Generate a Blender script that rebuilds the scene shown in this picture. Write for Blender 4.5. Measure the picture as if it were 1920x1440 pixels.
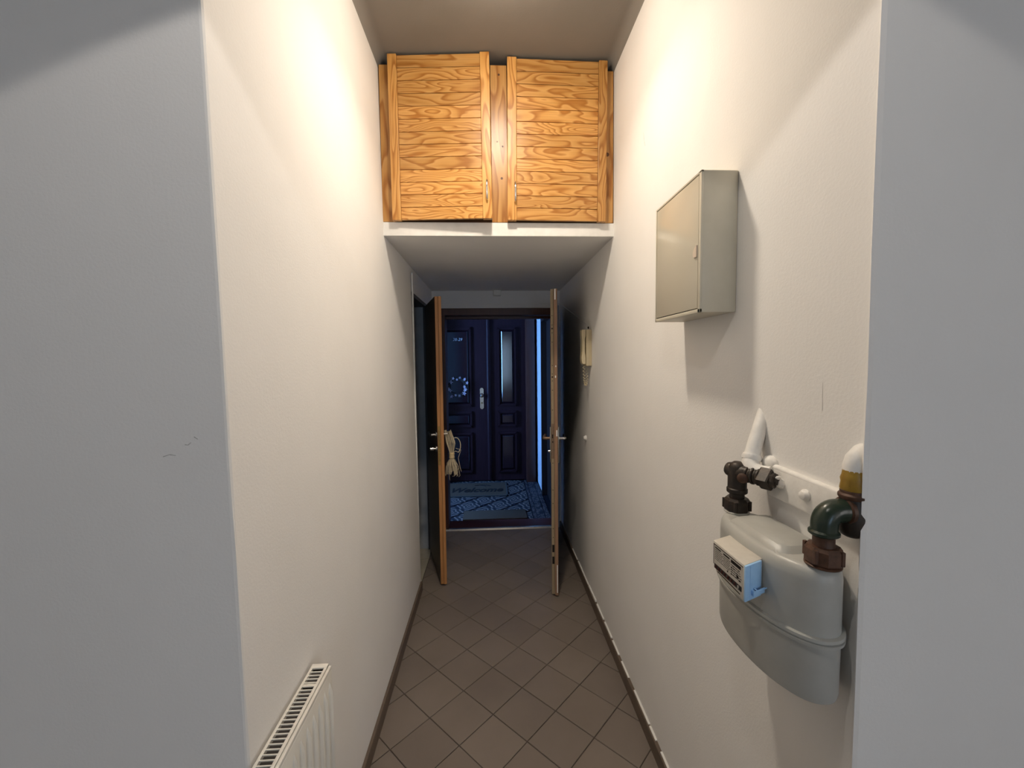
import bpy, bmesh, math, random
from mathutils import Vector, Matrix
random.seed(7)
S = bpy.context.scene
C = S.collection
for o in list(bpy.data.objects): bpy.data.objects.remove(o)
PI = math.pi

# ------------------------------------------------------------------ camera
cd = bpy.data.cameras.new('camera'); cam = bpy.data.objects.new('camera', cd); C.objects.link(cam)
cd.sensor_width = 36.0; cd.lens = 770.0 / 1920.0 * 36.0; cd.clip_start = .01
f, VP, roll = 770.0, (920.0, 675.0), 0.0145
dyv = Vector(((VP[0]-960)/f, -(VP[1]-720)/f, 1)).normalized()       # corridor axis seen from the camera
u0 = Vector((-math.sin(roll), math.cos(roll), 0))
uv_ = (u0 - dyv*u0.dot(dyv)).normalized()
rv = uv_.cross(dyv)
rows = [rv, dyv, uv_]
right = Vector([r[0] for r in rows]); up = Vector([r[1] for r in rows]); fwd = Vector([r[2] for r in rows])
m = Matrix.Identity(4)
for i in range(3):
    m[i][0] = right[i]; m[i][1] = up[i]; m[i][2] = -fwd[i]; m[i][3] = (0, 0, 1.58)[i]
cam.matrix_world = m
S.camera = cam

# ------------------------------------------------------------------ world, exposure, lamps
S.view_settings.view_transform = 'Standard'; S.view_settings.look = 'None'
S.view_settings.gamma = 1.0; S.view_settings.use_curve_mapping = False
S.view_settings.exposure = 0.0
W = bpy.data.worlds.new('world'); S.world = W; W.use_nodes = True
W.node_tree.nodes['Background'].inputs[0].default_value = (.55, .7, 1, 1)
W.node_tree.nodes['Background'].inputs[1].default_value = 0.02

LAMP_WATT = 7.3               # corridor ceiling lamp: light thrown down through its lens
BULB_STRENGTH = 86.0           # and the glow of its opal dome
BULB_COLOR = (1.0, .87, .71)
BULB_POS = (.05, 1.47, 2.975)
PEND_WATT = 12.0               # shaded lamp in the room behind the camera
WIN_STRENGTH = 10.0             # daylight at the room's window behind the camera
SIDE_STRENGTH = 5.2            # fill light added in the shape of a side window
STAIR_STRENGTH = 105.0           # daylight at the stairwell window

sp = bpy.data.lights.new('room_downlight', 'SPOT'); spo = bpy.data.objects.new('room_downlight', sp); C.objects.link(spo)
sp.energy = PEND_WATT; sp.color = (1, .93, .86); sp.spot_size = math.radians(118); sp.spot_blend = .05; sp.shadow_soft_size = .014
spo.location = (-.10, .20, 2.70)

al = bpy.data.lights.new('corridor_lamp', 'AREA'); alo = bpy.data.objects.new('corridor_lamp', al); C.objects.link(alo)
al.shape = 'DISK'; al.size = .13; al.energy = LAMP_WATT; al.color = BULB_COLOR; al.spread = math.radians(130)
alo.location = (BULB_POS[0], BULB_POS[1], BULB_POS[2]-.003)

# ------------------------------------------------------------------ materials
def new_mat(name, col, rough=.6, metal=0, spec=.5):
    mt = bpy.data.materials.new(name); mt.use_nodes = True
    b = mt.node_tree.nodes['Principled BSDF']
    b.inputs['Base Color'].default_value = (*col, 1); b.inputs['Roughness'].default_value = rough
    b.inputs['Metallic'].default_value = metal; b.inputs['Specular IOR Level'].default_value = spec
    return mt, mt.node_tree, b
def nd(nt, t, **kw):
    n = nt.nodes.new(t)
    for k, v in kw.items():
        if hasattr(n, k): setattr(n, k, v)
    return n
def noise(nt, vec, scale, detail=3, rough=.5, dist=0):
    n = nd(nt, 'ShaderNodeTexNoise'); n.inputs['Scale'].default_value = scale
    n.inputs['Detail'].default_value = detail; n.inputs['Roughness'].default_value = rough
    n.inputs['Distortion'].default_value = dist
    if vec: nt.links.new(vec, n.inputs['Vector'])
    return n
def ramp(nt, fac, stops):
    r = nd(nt, 'ShaderNodeValToRGB'); nt.links.new(fac, r.inputs[0])
    e = r.color_ramp.elements
    while len(e) > 1: e.remove(e[-1])
    for i, (p, c) in enumerate(stops):
        el = e[0] if i == 0 else e.new(p)
        el.position = p; el.color = (*c, 1)
    return r
def bump(nt, b, h, strength=.2, dist=.002):
    n = nd(nt, 'ShaderNodeBump'); n.inputs['Strength'].default_value = strength; n.inputs['Distance'].default_value = dist
    nt.links.new(h, n.inputs['Height']); nt.links.new(n.outputs[0], b.inputs['Normal'])
def pos(nt):
    return nd(nt, 'ShaderNodeNewGeometry').outputs['Position']
def objc(nt):
    return nd(nt, 'ShaderNodeTexCoord').outputs['Object']

def mottled(name, c0, c1, scale=30, rough=.6, metal=0, bs=.2, bscale=120, bd=.001):
    mt, nt, b = new_mat(name, c0, rough, metal)
    p = objc(nt)
    n = noise(nt, p, scale, 4, .6)
    r = ramp(nt, n.outputs[0], [(.35, c0), (.65, c1)])
    nt.links.new(r.outputs[0], b.inputs['Base Color'])
    if bs: bump(nt, b, noise(nt, p, bscale, 3).outputs[0], bs, bd)
    return mt

def plaster(name, c0, c1):
    mt, nt, b = new_mat(name, c0, .85, 0, .25)
    p = pos(nt)
    n = noise(nt, p, 1.7, 4, .55)
    r = ramp(nt, n.outputs[0], [(.3, c0), (.7, c1)])
    nt.links.new(r.outputs[0], b.inputs['Base Color'])
    n1 = noise(nt, p, 3.2, 3, .5); n2 = noise(nt, p, 160, 3, .6)
    mx = nd(nt, 'ShaderNodeMath', operation='MULTIPLY_ADD')
    nt.links.new(n1.outputs[0], mx.inputs[0]); mx.inputs[1].default_value = 7.0
    nt.links.new(n2.outputs[0], mx.inputs[2])
    bump(nt, b, mx.outputs[0], .22, .0022)
    return mt
M = {}
M['wall'] = plaster('wall_plaster', (.845, .83, .805), (.89, .875, .85))
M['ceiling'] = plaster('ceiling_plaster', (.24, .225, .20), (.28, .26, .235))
M['soffit'] = plaster('soffit_plaster', (.80, .785, .76), (.85, .835, .81))
M['white'] = mottled('white_paint', (.80, .79, .76), (.86, .85, .82), 20, .5, 0, .15, 60)
M['pipe_white'] = mottled('painted_pipe_white', (.80, .78, .74), (.88, .86, .82), 40, .45, 0, .35, 70, .0015)

def pine(name, along, tone=1.0, dense=1.0):
    """pine with contour-like growth rings; every plank gets its own piece of the log"""
    mt, nt, b = new_mat(name, (.6, .33, .1), .33)
    p = objc(nt)
    oi = nd(nt, 'ShaderNodeObjectInfo')
    sc = nd(nt, 'ShaderNodeVectorMath', operation='SCALE'); sc.inputs[0].default_value = (37.1, 51.7, 23.3)
    nt.links.new(oi.outputs['Random'], sc.inputs['Scale'])
    mp = nd(nt, 'ShaderNodeMapping')
    nt.links.new(p, mp.inputs['Vector'])
    s = {'x': (3.2, 8, 15), 'z': (13, 8, 2.2)}[along]
    mp.inputs['Scale'].default_value = s
    ad = nd(nt, 'ShaderNodeVectorMath', operation='ADD')
    nt.links.new(mp.outputs[0], ad.inputs[0]); nt.links.new(sc.outputs[0], ad.inputs[1])
    n = noise(nt, ad.outputs[0], 1.0, 1.5, .45, .2)
    mu = nd(nt, 'ShaderNodeMath', operation='MULTIPLY'); nt.links.new(n.outputs[0], mu.inputs[0]); 
    dr = nd(nt, 'ShaderNodeMath', operation='MULTIPLY'); nt.links.new(oi.outputs['Random'], dr.inputs[0]); dr.inputs[1].default_value = 7.31
    df = nd(nt, 'ShaderNodeMath', operation='FRACT'); nt.links.new(dr.outputs[0], df.inputs[0])
    dm = nd(nt, 'ShaderNodeMapRange'); nt.links.new(df.outputs[0], dm.inputs[0]); dm.inputs[3].default_value = 6.5*dense; dm.inputs[4].default_value = 17.0*dense
    nt.links.new(dm.outputs[0], mu.inputs[1])
    fr = nd(nt, 'ShaderNodeMath', operation='FRACT'); nt.links.new(mu.outputs[0], fr.inputs[0])
    li = (.73*tone, .395*tone, .125*tone); da = (.45*tone, .18*tone, .033*tone); mid = (.66*tone, .335*tone, .09*tone)
    r = ramp(nt, fr.outputs[0], [(0, li), (.45, mid), (.76, da), (.84, da), (.97, li)])
    # fine fibre
    mp2 = nd(nt, 'ShaderNodeMapping'); nt.links.new(p, mp2.inputs['Vector'])
    mp2.inputs['Scale'].default_value = {'x': (6, 200, 260), 'z': (260, 200, 6)}[along]
    n2 = noise(nt, mp2.outputs[0], 1, 2)
    mix = nd(nt, 'ShaderNodeMix', data_type='RGBA', blend_type='MULTIPLY')
    r2 = ramp(nt, n2.outputs[0], [(.3, (.86, .82, .78)), (.7, (1.04, 1.04, 1.04))])
    mix.inputs['Factor'].default_value = .8
    nt.links.new(r.outputs[0], mix.inputs['A']); nt.links.new(r2.outputs[0], mix.inputs['B'])
    # per piece tone
    hv = nd(nt, 'ShaderNodeHueSaturation')
    mr = nd(nt, 'ShaderNodeMapRange'); nt.links.new(oi.outputs['Random'], mr.inputs[0]); mr.inputs[3].default_value = .80; mr.inputs[4].default_value = 1.10
    nt.links.new(mr.outputs[0], hv.inputs['Value'])
    nt.links.new(mix.outputs['Result'], hv.inputs['Color'])
    nt.links.new(hv.outputs[0], b.inputs['Base Color'])
    bump(nt, b, n2.outputs[0], .08, .0005)
    return mt
M['pine_x'] = pine('pine_along_x', 'x')
M['pine_z'] = pine('pine_along_z', 'z', .95)
M['pine_frame'] = pine('pine_frame', 'z', .88, .45)
M['knot'] = mottled('pine_knot', (.08, .03, .012), (.16, .06, .02), 60, .5, 0, 0)
M['gap'] = new_mat('cupboard_gap', (.10, .05, .02), .8)[0]

M['steel'] = mottled('brushed_steel', (.62, .61, .58), (.70, .69, .66), 40, .25, 1.0, 0)
M['chrome'] = new_mat('chrome', (.85, .84, .82), .12, 1.0)[0]
M['brass'] = mottled('aged_brass', (.42, .28, .09), (.30, .20, .08), 60, .4, .9, .1)
M['bronze'] = mottled('bronze', (.30, .20, .13), (.24, .15, .09), 60, .4, .6, .1)
M['black_iron'] = mottled('blackened_iron', (.018, .015, .012), (.045, .03, .02), 45, .45, .2, .4, 140, .0012)
M['green_iron'] = mottled('green_painted_iron', (.012, .028, .018), (.035, .045, .03), 50, .28, .0, .3, 120, .0012)
M['rust_iron'] = mottled('rusty_iron', (.06, .028, .015), (.11, .05, .028), 60, .5, .1, .4, 140, .0012)
M['yellow_tape'] = mottled('yellow_tape', (.36, .22, .02), (.30, .17, .02), 40, .45, 0, .2)
M['meter_grey'] = mottled('meter_grey_paint', (.42, .42, .39), (.45, .45, .42), 20, .38, 0, .05, 300, .0006)
M['meter_plastic'] = mottled('meter_plastic', (.60, .56, .49), (.64, .60, .53), 60, .5, 0, .05, 200, .0005)
M['blue_plastic'] = mottled('blue_plastic', (.36, .62, .94), (.40, .66, .97), 60, .16, 0, .05, 200, .0005)
M['label'] = mottled('printed_label', (.50, .47, .42), (.55, .52, .47), 80, .45, 0, 0)
M['ink'] = new_mat('dark_ink', (.02, .016, .015), .7, 0, .1)[0]
M['counter'] = new_mat('counter_black', (.012, .01, .01), .3)[0]
M['digit'] = new_mat('counter_digits', (.60, .56, .5), .5)[0]
M['digit_red'] = new_mat('counter_red', (.10, .02, .018), .4)[0]
M['box_beige'] = mottled('fuse_box_beige', (.62, .575, .46), (.65, .605, .49), 14, .42, 0, .05, 200, .0005)
M['door_beige'] = new_mat('fuse_box_door', (.63, .58, .465), .16)[0]
M['latch'] = new_mat('fuse_box_latch', (.72, .60, .48), .4)[0]
M['handset'] = mottled('intercom_beige', (.62, .52, .33), (.66, .56, .37), 40, .4, 0, 0)
M['radiator'] = mottled('radiator_enamel', (.78, .76, .70), (.82, .80, .74), 20, .35, 0, .03, 80)
M['dark_inside'] = new_mat('dark_inside', (.05, .045, .045), .9)[0]
M['raffia'] = mottled('raffia', (.62, .50, .32), (.80, .70, .52), 200, .6, 0, 0)
M['raffia_tie'] = mottled('raffia_tie', (.66, .50, .26), (.76, .60, .36), 200, .6, 0, 0)

def wood_plain(name, c0, c1, axis='z', rough=.4, spec=.5):
    mt, nt, b = new_mat(name, c0, rough, 0, spec)
    mp = nd(nt, 'ShaderNodeMapping'); nt.links.new(objc(nt), mp.inputs['Vector'])
    mp.inputs['Scale'].default_value = {'z': (90, 90, 4), 'x': (4, 90, 90)}[axis]
    n = noise(nt, mp.outputs[0], 1, 4, .6, .3)
    r = ramp(nt, n.outputs[0], [(.3, c0), (.7, c1)])
    nt.links.new(r.outputs[0], b.inputs['Base Color'])
    bump(nt, b, n.outputs[0], .12, .0006)
    return mt
M['door_dark'] = wood_plain('bathroom_door_dark', (.050, .032, .022), (.085, .055, .036), 'z', .45)
M['edge_orange'] = wood_plain('door_edge_orange', (.42, .185, .06), (.52, .25, .09), 'z', .45)
M['edge_tan'] = wood_plain('door_edge_tan', (.30, .22, .13), (.38, .29, .18), 'z', .6)
M['edge_brown'] = wood_plain('door_edge_brown', (.27, .15, .09), (.34, .20, .12), 'z', .6)
M['entrance_dark'] = wood_plain('entrance_door_dark', (.018, .012, .012), (.03, .02, .018), 'z', .4)
M['mahogany'] = wood_plain('mahogany_dark', (.016, .005, .009), (.024, .009, .013), 'z', .14, .6)
M['mahogany_matte'] = wood_plain('mahogany_matte', (.020, .006, .010), (.030, .011, .016), 'z', .5, .2)
M['red_wood'] = wood_plain('red_brown_frame', (.06, .018, .012), (.085, .028, .018), 'z', .4)
M['red_wood_x'] = wood_plain('red_brown_threshold', (.05, .014, .012), (.075, .022, .018), 'x', .4)
M['jamb_grey'] = mottled('jamb_grey', (.40, .42, .45), (.46, .48, .51), 10, .5, 0, .05)
M['jamb_dark'] = new_mat('jamb_dark', (.05, .045, .045), .5)[0]
M['stair_dark'] = plaster('stairwell_dimmed', (.10, .10, .11), (.13, .13, .14))  # landing walls and ceiling darkened to hold down the bounced blue light
M['lintel'] = plaster('entrance_wall_plaster', (.74, .74, .75), (.80, .80, .81))
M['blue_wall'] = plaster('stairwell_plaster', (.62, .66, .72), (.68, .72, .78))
M['flower'] = mottled('dried_flower', (.34, .28, .36), (.50, .42, .46), 30, .7, 0, 0)
M['twig'] = mottled('dark_twig', (.02, .016, .014), (.04, .03, .026), 40, .8, 0, 0)
M['doormat'] = mottled('doormat_brown', (.075, .052, .036), (.10, .07, .05), 240, .95, 0, .6, 500, .003)
for k_ in ('doormat',): M[k_].node_tree.nodes['Principled BSDF'].inputs['Specular IOR Level'].default_value = .05
M['mat_edge'] = mottled('doormat_border', (.035, .03, .03), (.05, .045, .04), 200, .95, 0, .4, 400, .002)

def floor_tile_mat():
    mt, nt, b = new_mat('grey_brown_floor_tile', (.2, .17, .15), .42, 0, .4)
    p = pos(nt); oi = nd(nt, 'ShaderNodeObjectInfo')
    n = noise(nt, p, 2.2, 4, .6)
    r = ramp(nt, n.outputs[0], [(.3, (.185, .152, .128)), (.7, (.222, .184, .157))])
    hv = nd(nt, 'ShaderNodeHueSaturation'); mr = nd(nt, 'ShaderNodeMapRange')
    nt.links.new(oi.outputs['Random'], mr.inputs[0]); mr.inputs[3].default_value = .93; mr.inputs[4].default_value = 1.07
    nt.links.new(mr.outputs[0], hv.inputs['Value']); nt.links.new(r.outputs[0], hv.inputs['Color'])
    nt.links.new(hv.outputs[0], b.inputs['Base Color'])
    bump(nt, b, noise(nt, p, 250, 3).outputs[0], .1, .0006)
    return mt
M['tile'] = floor_tile_mat()
M['grout'] = mottled('dark_grout', (.055, .045, .038), (.075, .06, .05), 60, .9, 0, .2)
M['skirting'] = mottled('brown_skirting', (.115, .085, .062), (.15, .112, .085), 14, .45, 0, .05)
M['bath_tile'] = mottled('bathroom_tile', (.40, .37, .29), (.46, .42, .33), 8, .4, 0, .05)
M['room_floor'] = wood_plain('room_floorboards', (.20, .15, .10), (.26, .2, .14), 'x', .5)

def medallion_mat():
    """printed encaustic pattern on one diagonal tile: pale scrolls round a rosette, in the tile's own coordinates"""
    mt, nt, b = new_mat('encaustic_medallion', (.2, .25, .35), .6, 0, .12)
    p = objc(nt)
    sx = nd(nt, 'ShaderNodeSeparateXYZ'); nt.links.new(p, sx.inputs[0])
    at = nd(nt, 'ShaderNodeMath', operation='ARCTAN2'); nt.links.new(sx.outputs[1], at.inputs[0]); nt.links.new(sx.outputs[0], at.inputs[1])
    m4 = nd(nt, 'ShaderNodeMath', operation='MULTIPLY'); nt.links.new(at.outputs[0], m4.inputs[0]); m4.inputs[1].default_value = 4
    si = nd(nt, 'ShaderNodeMath', operation='SINE'); nt.links.new(m4.outputs[0], si.inputs[0])
    ln = nd(nt, 'ShaderNodeVectorMath', operation='LENGTH'); nt.links.new(p, ln.inputs[0])
    a = nd(nt, 'ShaderNodeMath', operation='MULTIPLY_ADD'); nt.links.new(si.outputs[0], a.inputs[0]); a.inputs[1].default_value = .016; nt.links.new(ln.outputs['Value'], a.inputs[2])
    k = nd(nt, 'ShaderNodeMath', operation='MULTIPLY'); nt.links.new(a.outputs[0], k.inputs[0]); k.inputs[1].default_value = 125
    s2 = nd(nt, 'ShaderNodeMath', operation='SINE'); nt.links.new(k.outputs[0], s2.inputs[0])
    r = ramp(nt, s2.outputs[0], [(.30, (.03, .028, .034)), (.55, (.19, .16, .145))])
    nt.links.new(r.outputs[0], b.inputs['Base Color'])
    return mt
M['medallion'] = medallion_mat()
M['tile_joint'] = new_mat('encaustic_dark', (.012, .012, .018), .6, 0, .12)[0]
def border_mat():
    mt, nt, b = new_mat('encaustic_border', (.1, .12, .18), .6, 0, .12)
    p = pos(nt)
    wv = nd(nt, 'ShaderNodeTexVoronoi'); wv.inputs['Scale'].default_value = 26; nt.links.new(p, wv.inputs['Vector'])
    r = ramp(nt, wv.outputs['Distance'], [(.25, (.025, .022, .028)), (.4, (.13, .11, .11)), (.6, (.03, .028, .035))])
    nt.links.new(r.outputs[0], b.inputs['Base Color'])
    return mt
M['border'] = border_mat()

def emit(name, col, s):
    mt = bpy.data.materials.new(name); mt.use_nodes = True; nt = mt.node_tree
    nt.nodes.remove(nt.nodes['Principled BSDF'])
    e = nd(nt, 'ShaderNodeEmission'); e.inputs[0].default_value = (*col, 1); e.inputs[1].default_value = s
    nt.links.new(e.outputs[0], nt.nodes['Material Output'].inputs[0])
    return mt
M['bulb'] = emit('bulb_glow', BULB_COLOR, BULB_STRENGTH)
M['day_pane'] = emit('daylit_pane', (.48, .72, 1.0), WIN_STRENGTH)
M['side_pane'] = emit('side_fill_pane', (1.0, .95, .93), SIDE_STRENGTH)
M['stair_pane'] = emit('daylit_stair_pane', (.18, .43, 1.0), STAIR_STRENGTH)

# ------------------------------------------------------------------ mesh helpers
def BM(): return bmesh.new()
def box(bm, x0, x1, y0, y1, z0, z1, bev=0):
    t = bmesh.new()
    bmesh.ops.create_cube(t, size=1)
    for v in t.verts:
        v.co = Vector(((x0+x1)/2 + v.co.x*(x1-x0), (y0+y1)/2 + v.co.y*(y1-y0), (z0+z1)/2 + v.co.z*(z1-z0)))
    if bev: bmesh.ops.bevel(t, geom=t.edges[:], offset=bev, segments=2, affect='EDGES', profile=.5)
    join(bm, t); return bm
def join(bm, t):
    me = bpy.data.meshes.new('tmp'); t.to_mesh(me); t.free(); bm.from_mesh(me); bpy.data.meshes.remove(me)
def loft(bm, rings, cap=True, closed=True):
    vs = [[bm.verts.new(p) for p in r] for r in rings]
    n = len(rings[0])
    for a, b_ in zip(vs, vs[1:]):
        for i in range(n if closed else n-1):
            j = (i+1) % n
            bm.faces.new((a[i], a[j], b_[j], b_[i]))
    if cap and closed:
        bm.faces.new(list(reversed(vs[0]))); bm.faces.new(vs[-1])
    bmesh.ops.recalc_face_normals(bm, faces=bm.faces[:])
    return bm
def frame_of(d):
    d = d.normalized()
    a = Vector((0, 0, 1)) if abs(d.z) < .9 else Vector((1, 0, 0))
    x = d.cross(a).normalized(); y = d.cross(x).normalized()
    return x, y
def tube(bm, pts, r, n=10, cap=True):
    pts = [Vector(p) for p in pts]
    rs = r if isinstance(r, (list, tuple)) else [r]*len(pts)
    t = bmesh.new(); rings = []; px = None
    for i, p in enumerate(pts):
        d = (pts[min(i+1, len(pts)-1)] - pts[max(i-1, 0)])
        if px is None: x, y = frame_of(d)
        else:
            d = d.normalized(); x = (px - d*px.dot(d)).normalized(); y = d.cross(x).normalized()
        px = x
        rings.append([p + (x*math.cos(2*PI*k/n) + y*math.sin(2*PI*k/n))*rs[i] for k in range(n)])
    loft(t, rings, cap); join(bm, t); return bm
def lathe(bm, p, axis, prof, n=20):
    """prof: list of (along axis, radius)"""
    p = Vector(p); axis = Vector(axis).normalized(); x, y = frame_of(axis)
    t = bmesh.new()
    loft(t, [[p + axis*a + (x*math.cos(2*PI*k/n) + y*math.sin(2*PI*k/n))*max(r, 1e-4) for k in range(n)] for a, r in prof])
    join(bm, t); return bm
def ball(bm, p, r, sub=2, s=(1, 1, 1)):
    t = bmesh.new(); bmesh.ops.create_icosphere(t, subdivisions=sub, radius=r)
    for v in t.verts: v.co = Vector((v.co.x*s[0], v.co.y*s[1], v.co.z*s[2])) + Vector(p)
    join(bm, t); return bm
def arc(c, r, a0, a1, u, v, n=8):
    c, u, v = Vector(c), Vector(u), Vector(v)
    return [c + u*(r*math.cos(a0+(a1-a0)*i/n)) + v*(r*math.sin(a0+(a1-a0)*i/n)) for i in range(n+1)]
def prism(bm, poly, axis, a0, a1):
    """extrude a 2-D polygon along axis; poly coords are the other two axes in x,y,z order"""
    def P(p, a): return {'x': (a, p[0], p[1]), 'y': (p[0], a, p[1]), 'z': (p[0], p[1], a)}[axis]
    t = bmesh.new()
    loft(t, [[P(p, a0) for p in poly], [P(p, a1) for p in poly]]); join(bm, t); return bm

WM = {}
GAS = None                                  # fit of the gas fittings: real size and height on the wall
def obj(name, bm, mat, parent=None, smooth=False, local=False, kind=None, label=None):
    if GAS is not None: bm.transform(GAS)
    if parent is not None and not local:
        bm.transform(WM[parent.name].inverted())
    me = bpy.data.meshes.new(name); bm.to_mesh(me); bm.free()
    me.materials.append(M[mat] if isinstance(mat, str) else mat)
    if smooth:
        for p in me.polygons: p.use_smooth = True
        me.set_sharp_from_angle(angle=math.radians(38))
    o = bpy.data.objects.new(name, me); C.objects.link(o)
    if parent is not None: o.parent = parent
    WM[o.name] = WM[parent.name].copy() if parent is not None else Matrix.Identity(4)
    if kind: o['kind'] = kind
    if label: o['label'] = label
    return o
def thing(name, label, cat, loc=(0, 0, 0), rotz=0, group=None, kind=None):
    o = bpy.data.objects.new(name, None); C.objects.link(o); o.empty_display_size = .05
    o.location = loc; o.rotation_euler = (0, 0, rotz)
    WM[o.name] = Matrix.Translation(loc) @ Matrix.Rotation(rotz, 4, 'Z')
    if label: o['label'] = label
    if cat and not kind: o['category'] = cat
    if group: o['group'] = group
    if kind: o['kind'] = kind
    return o
def tag(o, label, cat, group=None):
    o['label'] = label; o['category'] = cat
    if group: o['group'] = group
    return o
def struct(name, bm, mat, label=None, smooth=False):
    o = obj(name, bm, mat, None, smooth); o['kind'] = 'structure'
    if label: o['label'] = label
    return o
def text_bm(s, size, shear=0, depth=.0004, bold=0):
    cu = bpy.data.curves.new('txt', 'FONT'); cu.body = s; cu.size = size; cu.shear = shear; cu.extrude = depth; cu.offset = bold
    cu.align_x = 'CENTER'; cu.align_y = 'CENTER'; cu.resolution_u = 3
    o = bpy.data.objects.new('txt', cu); C.objects.link(o)
    bpy.context.view_layer.update()
    me = bpy.data.meshes.new_from_object(o.evaluated_get(bpy.context.evaluated_depsgraph_get()))
    bm = bmesh.new(); bm.from_mesh(me)
    bpy.data.objects.remove(o); bpy.data.curves.remove(cu); bpy.data.meshes.remove(me)
    return bm

# ------------------------------------------------------------------ the setting
ZC = 3.06                                   # corridor ceiling
def XL(z): return -.503 - .027*z/3.06       # the left wall leans a little
XR = .638
YE = 3.76                                   # entrance wall
YS = 2.115                                  # face of the cupboard shelf
ZS = 2.205                                  # underside of the shelf / soffit
rnd = random.Random(3)
def wob(a=.0016): return rnd.uniform(-a, a)
ZL = [0, .2, .4, .62, .8, 1.0, 1.2, 1.38, 1.55, 1.75, 1.95, 2.15, 2.4, 2.7, ZC]

# floors
base = BM(); box(base, -.80, .80, .5, YE, -.08, -.004)
floor = struct('floor', base, 'grout', 'dark grout bed under the diagonal corridor tiles')
PU, PV, U0, V0, G = .1985, .1985, 1.2275, 1.2440, .0016
def clip(poly, inside, inter):
    out = []
    for i in range(len(poly)):
        a, b_ = poly[i-1], poly[i]
        ia, ib = inside(a), inside(b_)
        if ia != ib: out.append(inter(a, b_))
        if ib: out.append(b_)
    return out
def clip_rect(poly, x0, x1, y0, y1):
    for ax, lim, sg in ((0, x0, 1), (0, x1, -1), (1, y0, 1), (1, y1, -1)):
        if not poly: break
        poly = clip(poly, lambda p: (p[ax]-lim)*sg >= 0,
                    lambda a, b_: tuple(a[k] + (b_[k]-a[k])*(lim-a[ax])/(b_[ax]-a[ax]) for k in (0, 1)))
    return poly
def area(p): return abs(sum(p[i-1][0]*p[i][1]-p[i][0]*p[i-1][1] for i in range(len(p))))/2
for i in range(-8, 16):
    for j in range(-8, 16):
        u_, v_ = U0 + i*PU, V0 + j*PV
        c = []
        for du, dv in ((G, G), (PU-G, G), (PU-G, PV-G), (G, PV-G)):
            a, b_ = u_+du, v_+dv
            c.append(((a-b_)/2**.5, (a+b_)/2**.5))
        c = clip_rect(c, -.512, .634, .55, YE-.012)
        if len(c) < 3 or area(c) < 2e-4: continue
        t = BM(); dz = rnd.uniform(-.0006, .0006)
        cx = sum(p[0] for p in c)/len(c); cy = sum(p[1] for p in c)/len(c)
        ins = [((p[0]-cx)*.985+cx, (p[1]-cy)*.985+cy) for p in c]
        loft(t, [[(p[0], p[1], -.008) for p in c], [(p[0], p[1], -.0015+dz) for p in c], [(p[0], p[1], dz) for p in ins]])
        obj('floor_tile', t, 'tile', floor)
t = BM(); box(t, -2.6, 2.6, -3.6, .55, -.08, -.001)
struct('floor_room', t, 'room_floor', 'plain wooden floor of the room where the photograph was taken')

# walls of the corridor
t = BM()
def lwall(y0, y1, zs, first=False):
    rings = []
    for z in zs:
        e = wob() if first else 0
        rings.append([(-.78, y0, z), (-.78, y1, z), (XL(z), y1, z), (XL(z), y0+.006 if first else y0, z)] + ([(XL(z)-.0015+e, y0+.0015, z), (XL(z)-.006, y0, z)] if first else []))
    s = bmesh.new(); loft(s, rings); join(t, s)
lwall(.825, 2.79, ZL, True)
lwall(2.79, 3.42, [2.035, 2.4, 2.7, ZC])
lwall(3.42, 4.0, [0, 1, 2.035, 2.4, ZC])
wall_left = struct('wall_left', t, 'wall', 'long left corridor wall of cream plaster')
t = BM()
rings = []
for z in ZL:
    e = wob()
    rings.append([(.86, .644, z), (.628, .644, z), (.6205+e, .6465, z), (.622, .650, z), (XR-.002, .656, z), (XR, .668, z), (XR, 4.0, z), (.86, 4.0, z)])
loft(t, rings)
wall_right = struct('wall_right', t, 'wall', 'long right corridor wall of cream plaster')
t = BM(); box(t, -2.6, -.78, .825, .98, 0, ZC)
wnl = struct('wall_near_left', t, 'wall', 'grey plaster wall facing the camera left of the corridor mouth')
t = BM(); box(t, .86, 2.6, .644, .80, 0, ZC)
struct('wall_near_right', t, 'wall', 'grey plaster wall facing the camera right of the corridor mouth')
# entrance wall with the door opening
OX0, OX1, OZ = -.44, .60, 2.05
t = BM(); box(t, -.70, .80, YE, YE+.20, OZ, ZC); box(t, -.70, OX0, YE, YE+.20, 0, OZ); box(t, OX1, .80, YE, YE+.20, 0, OZ)
struct('wall_back', t, 'lintel', 'grey entrance wall above and beside the front door opening')
# ceiling with rounded coves, and the low soffit under the cupboard
t = BM()
R_ = .045
prof = []
for k in range(9):
    a = PI/2*k/8
    prof.append((XL(3)+.0+R_*(1-math.cos(a)), ZC-R_+R_*math.sin(a)))
for k in range(9):
    a = PI/2*k/8
    prof.append((XR-R_*(1-math.sin(PI/2-a+0)) if False else XR-R_+R_*math.sin(a), ZC-R_+R_*math.cos(a)))
prof = [(XL(3)-.1, ZC-R_)] + prof + [(XR+.1, ZC-R_), (XR+.1, ZC+.1), (XL(3)-.1, ZC+.1)]
prism(t, prof, 'y', .60, 4.0)
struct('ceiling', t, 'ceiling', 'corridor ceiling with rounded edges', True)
t = BM(); box(t, -2.6, 2.6, -3.6, .66, ZC, ZC+.1)
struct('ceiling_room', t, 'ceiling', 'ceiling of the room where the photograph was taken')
t = BM(); box(t, -.60, .70, YS+.012, YE+.01, ZS, ZS+.055)
struct('ceiling_soffit', t, 'soffit', 'low white soffit under the pine wall cupboard')
t = BM(); box(t, XL(2.2)-.01, XR+.01, YS, YS+.02, ZS-.001, ZS+.066, .002)
struct('trim_1', t, 'white', 'white shelf front below the pine cupboard')
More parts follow.
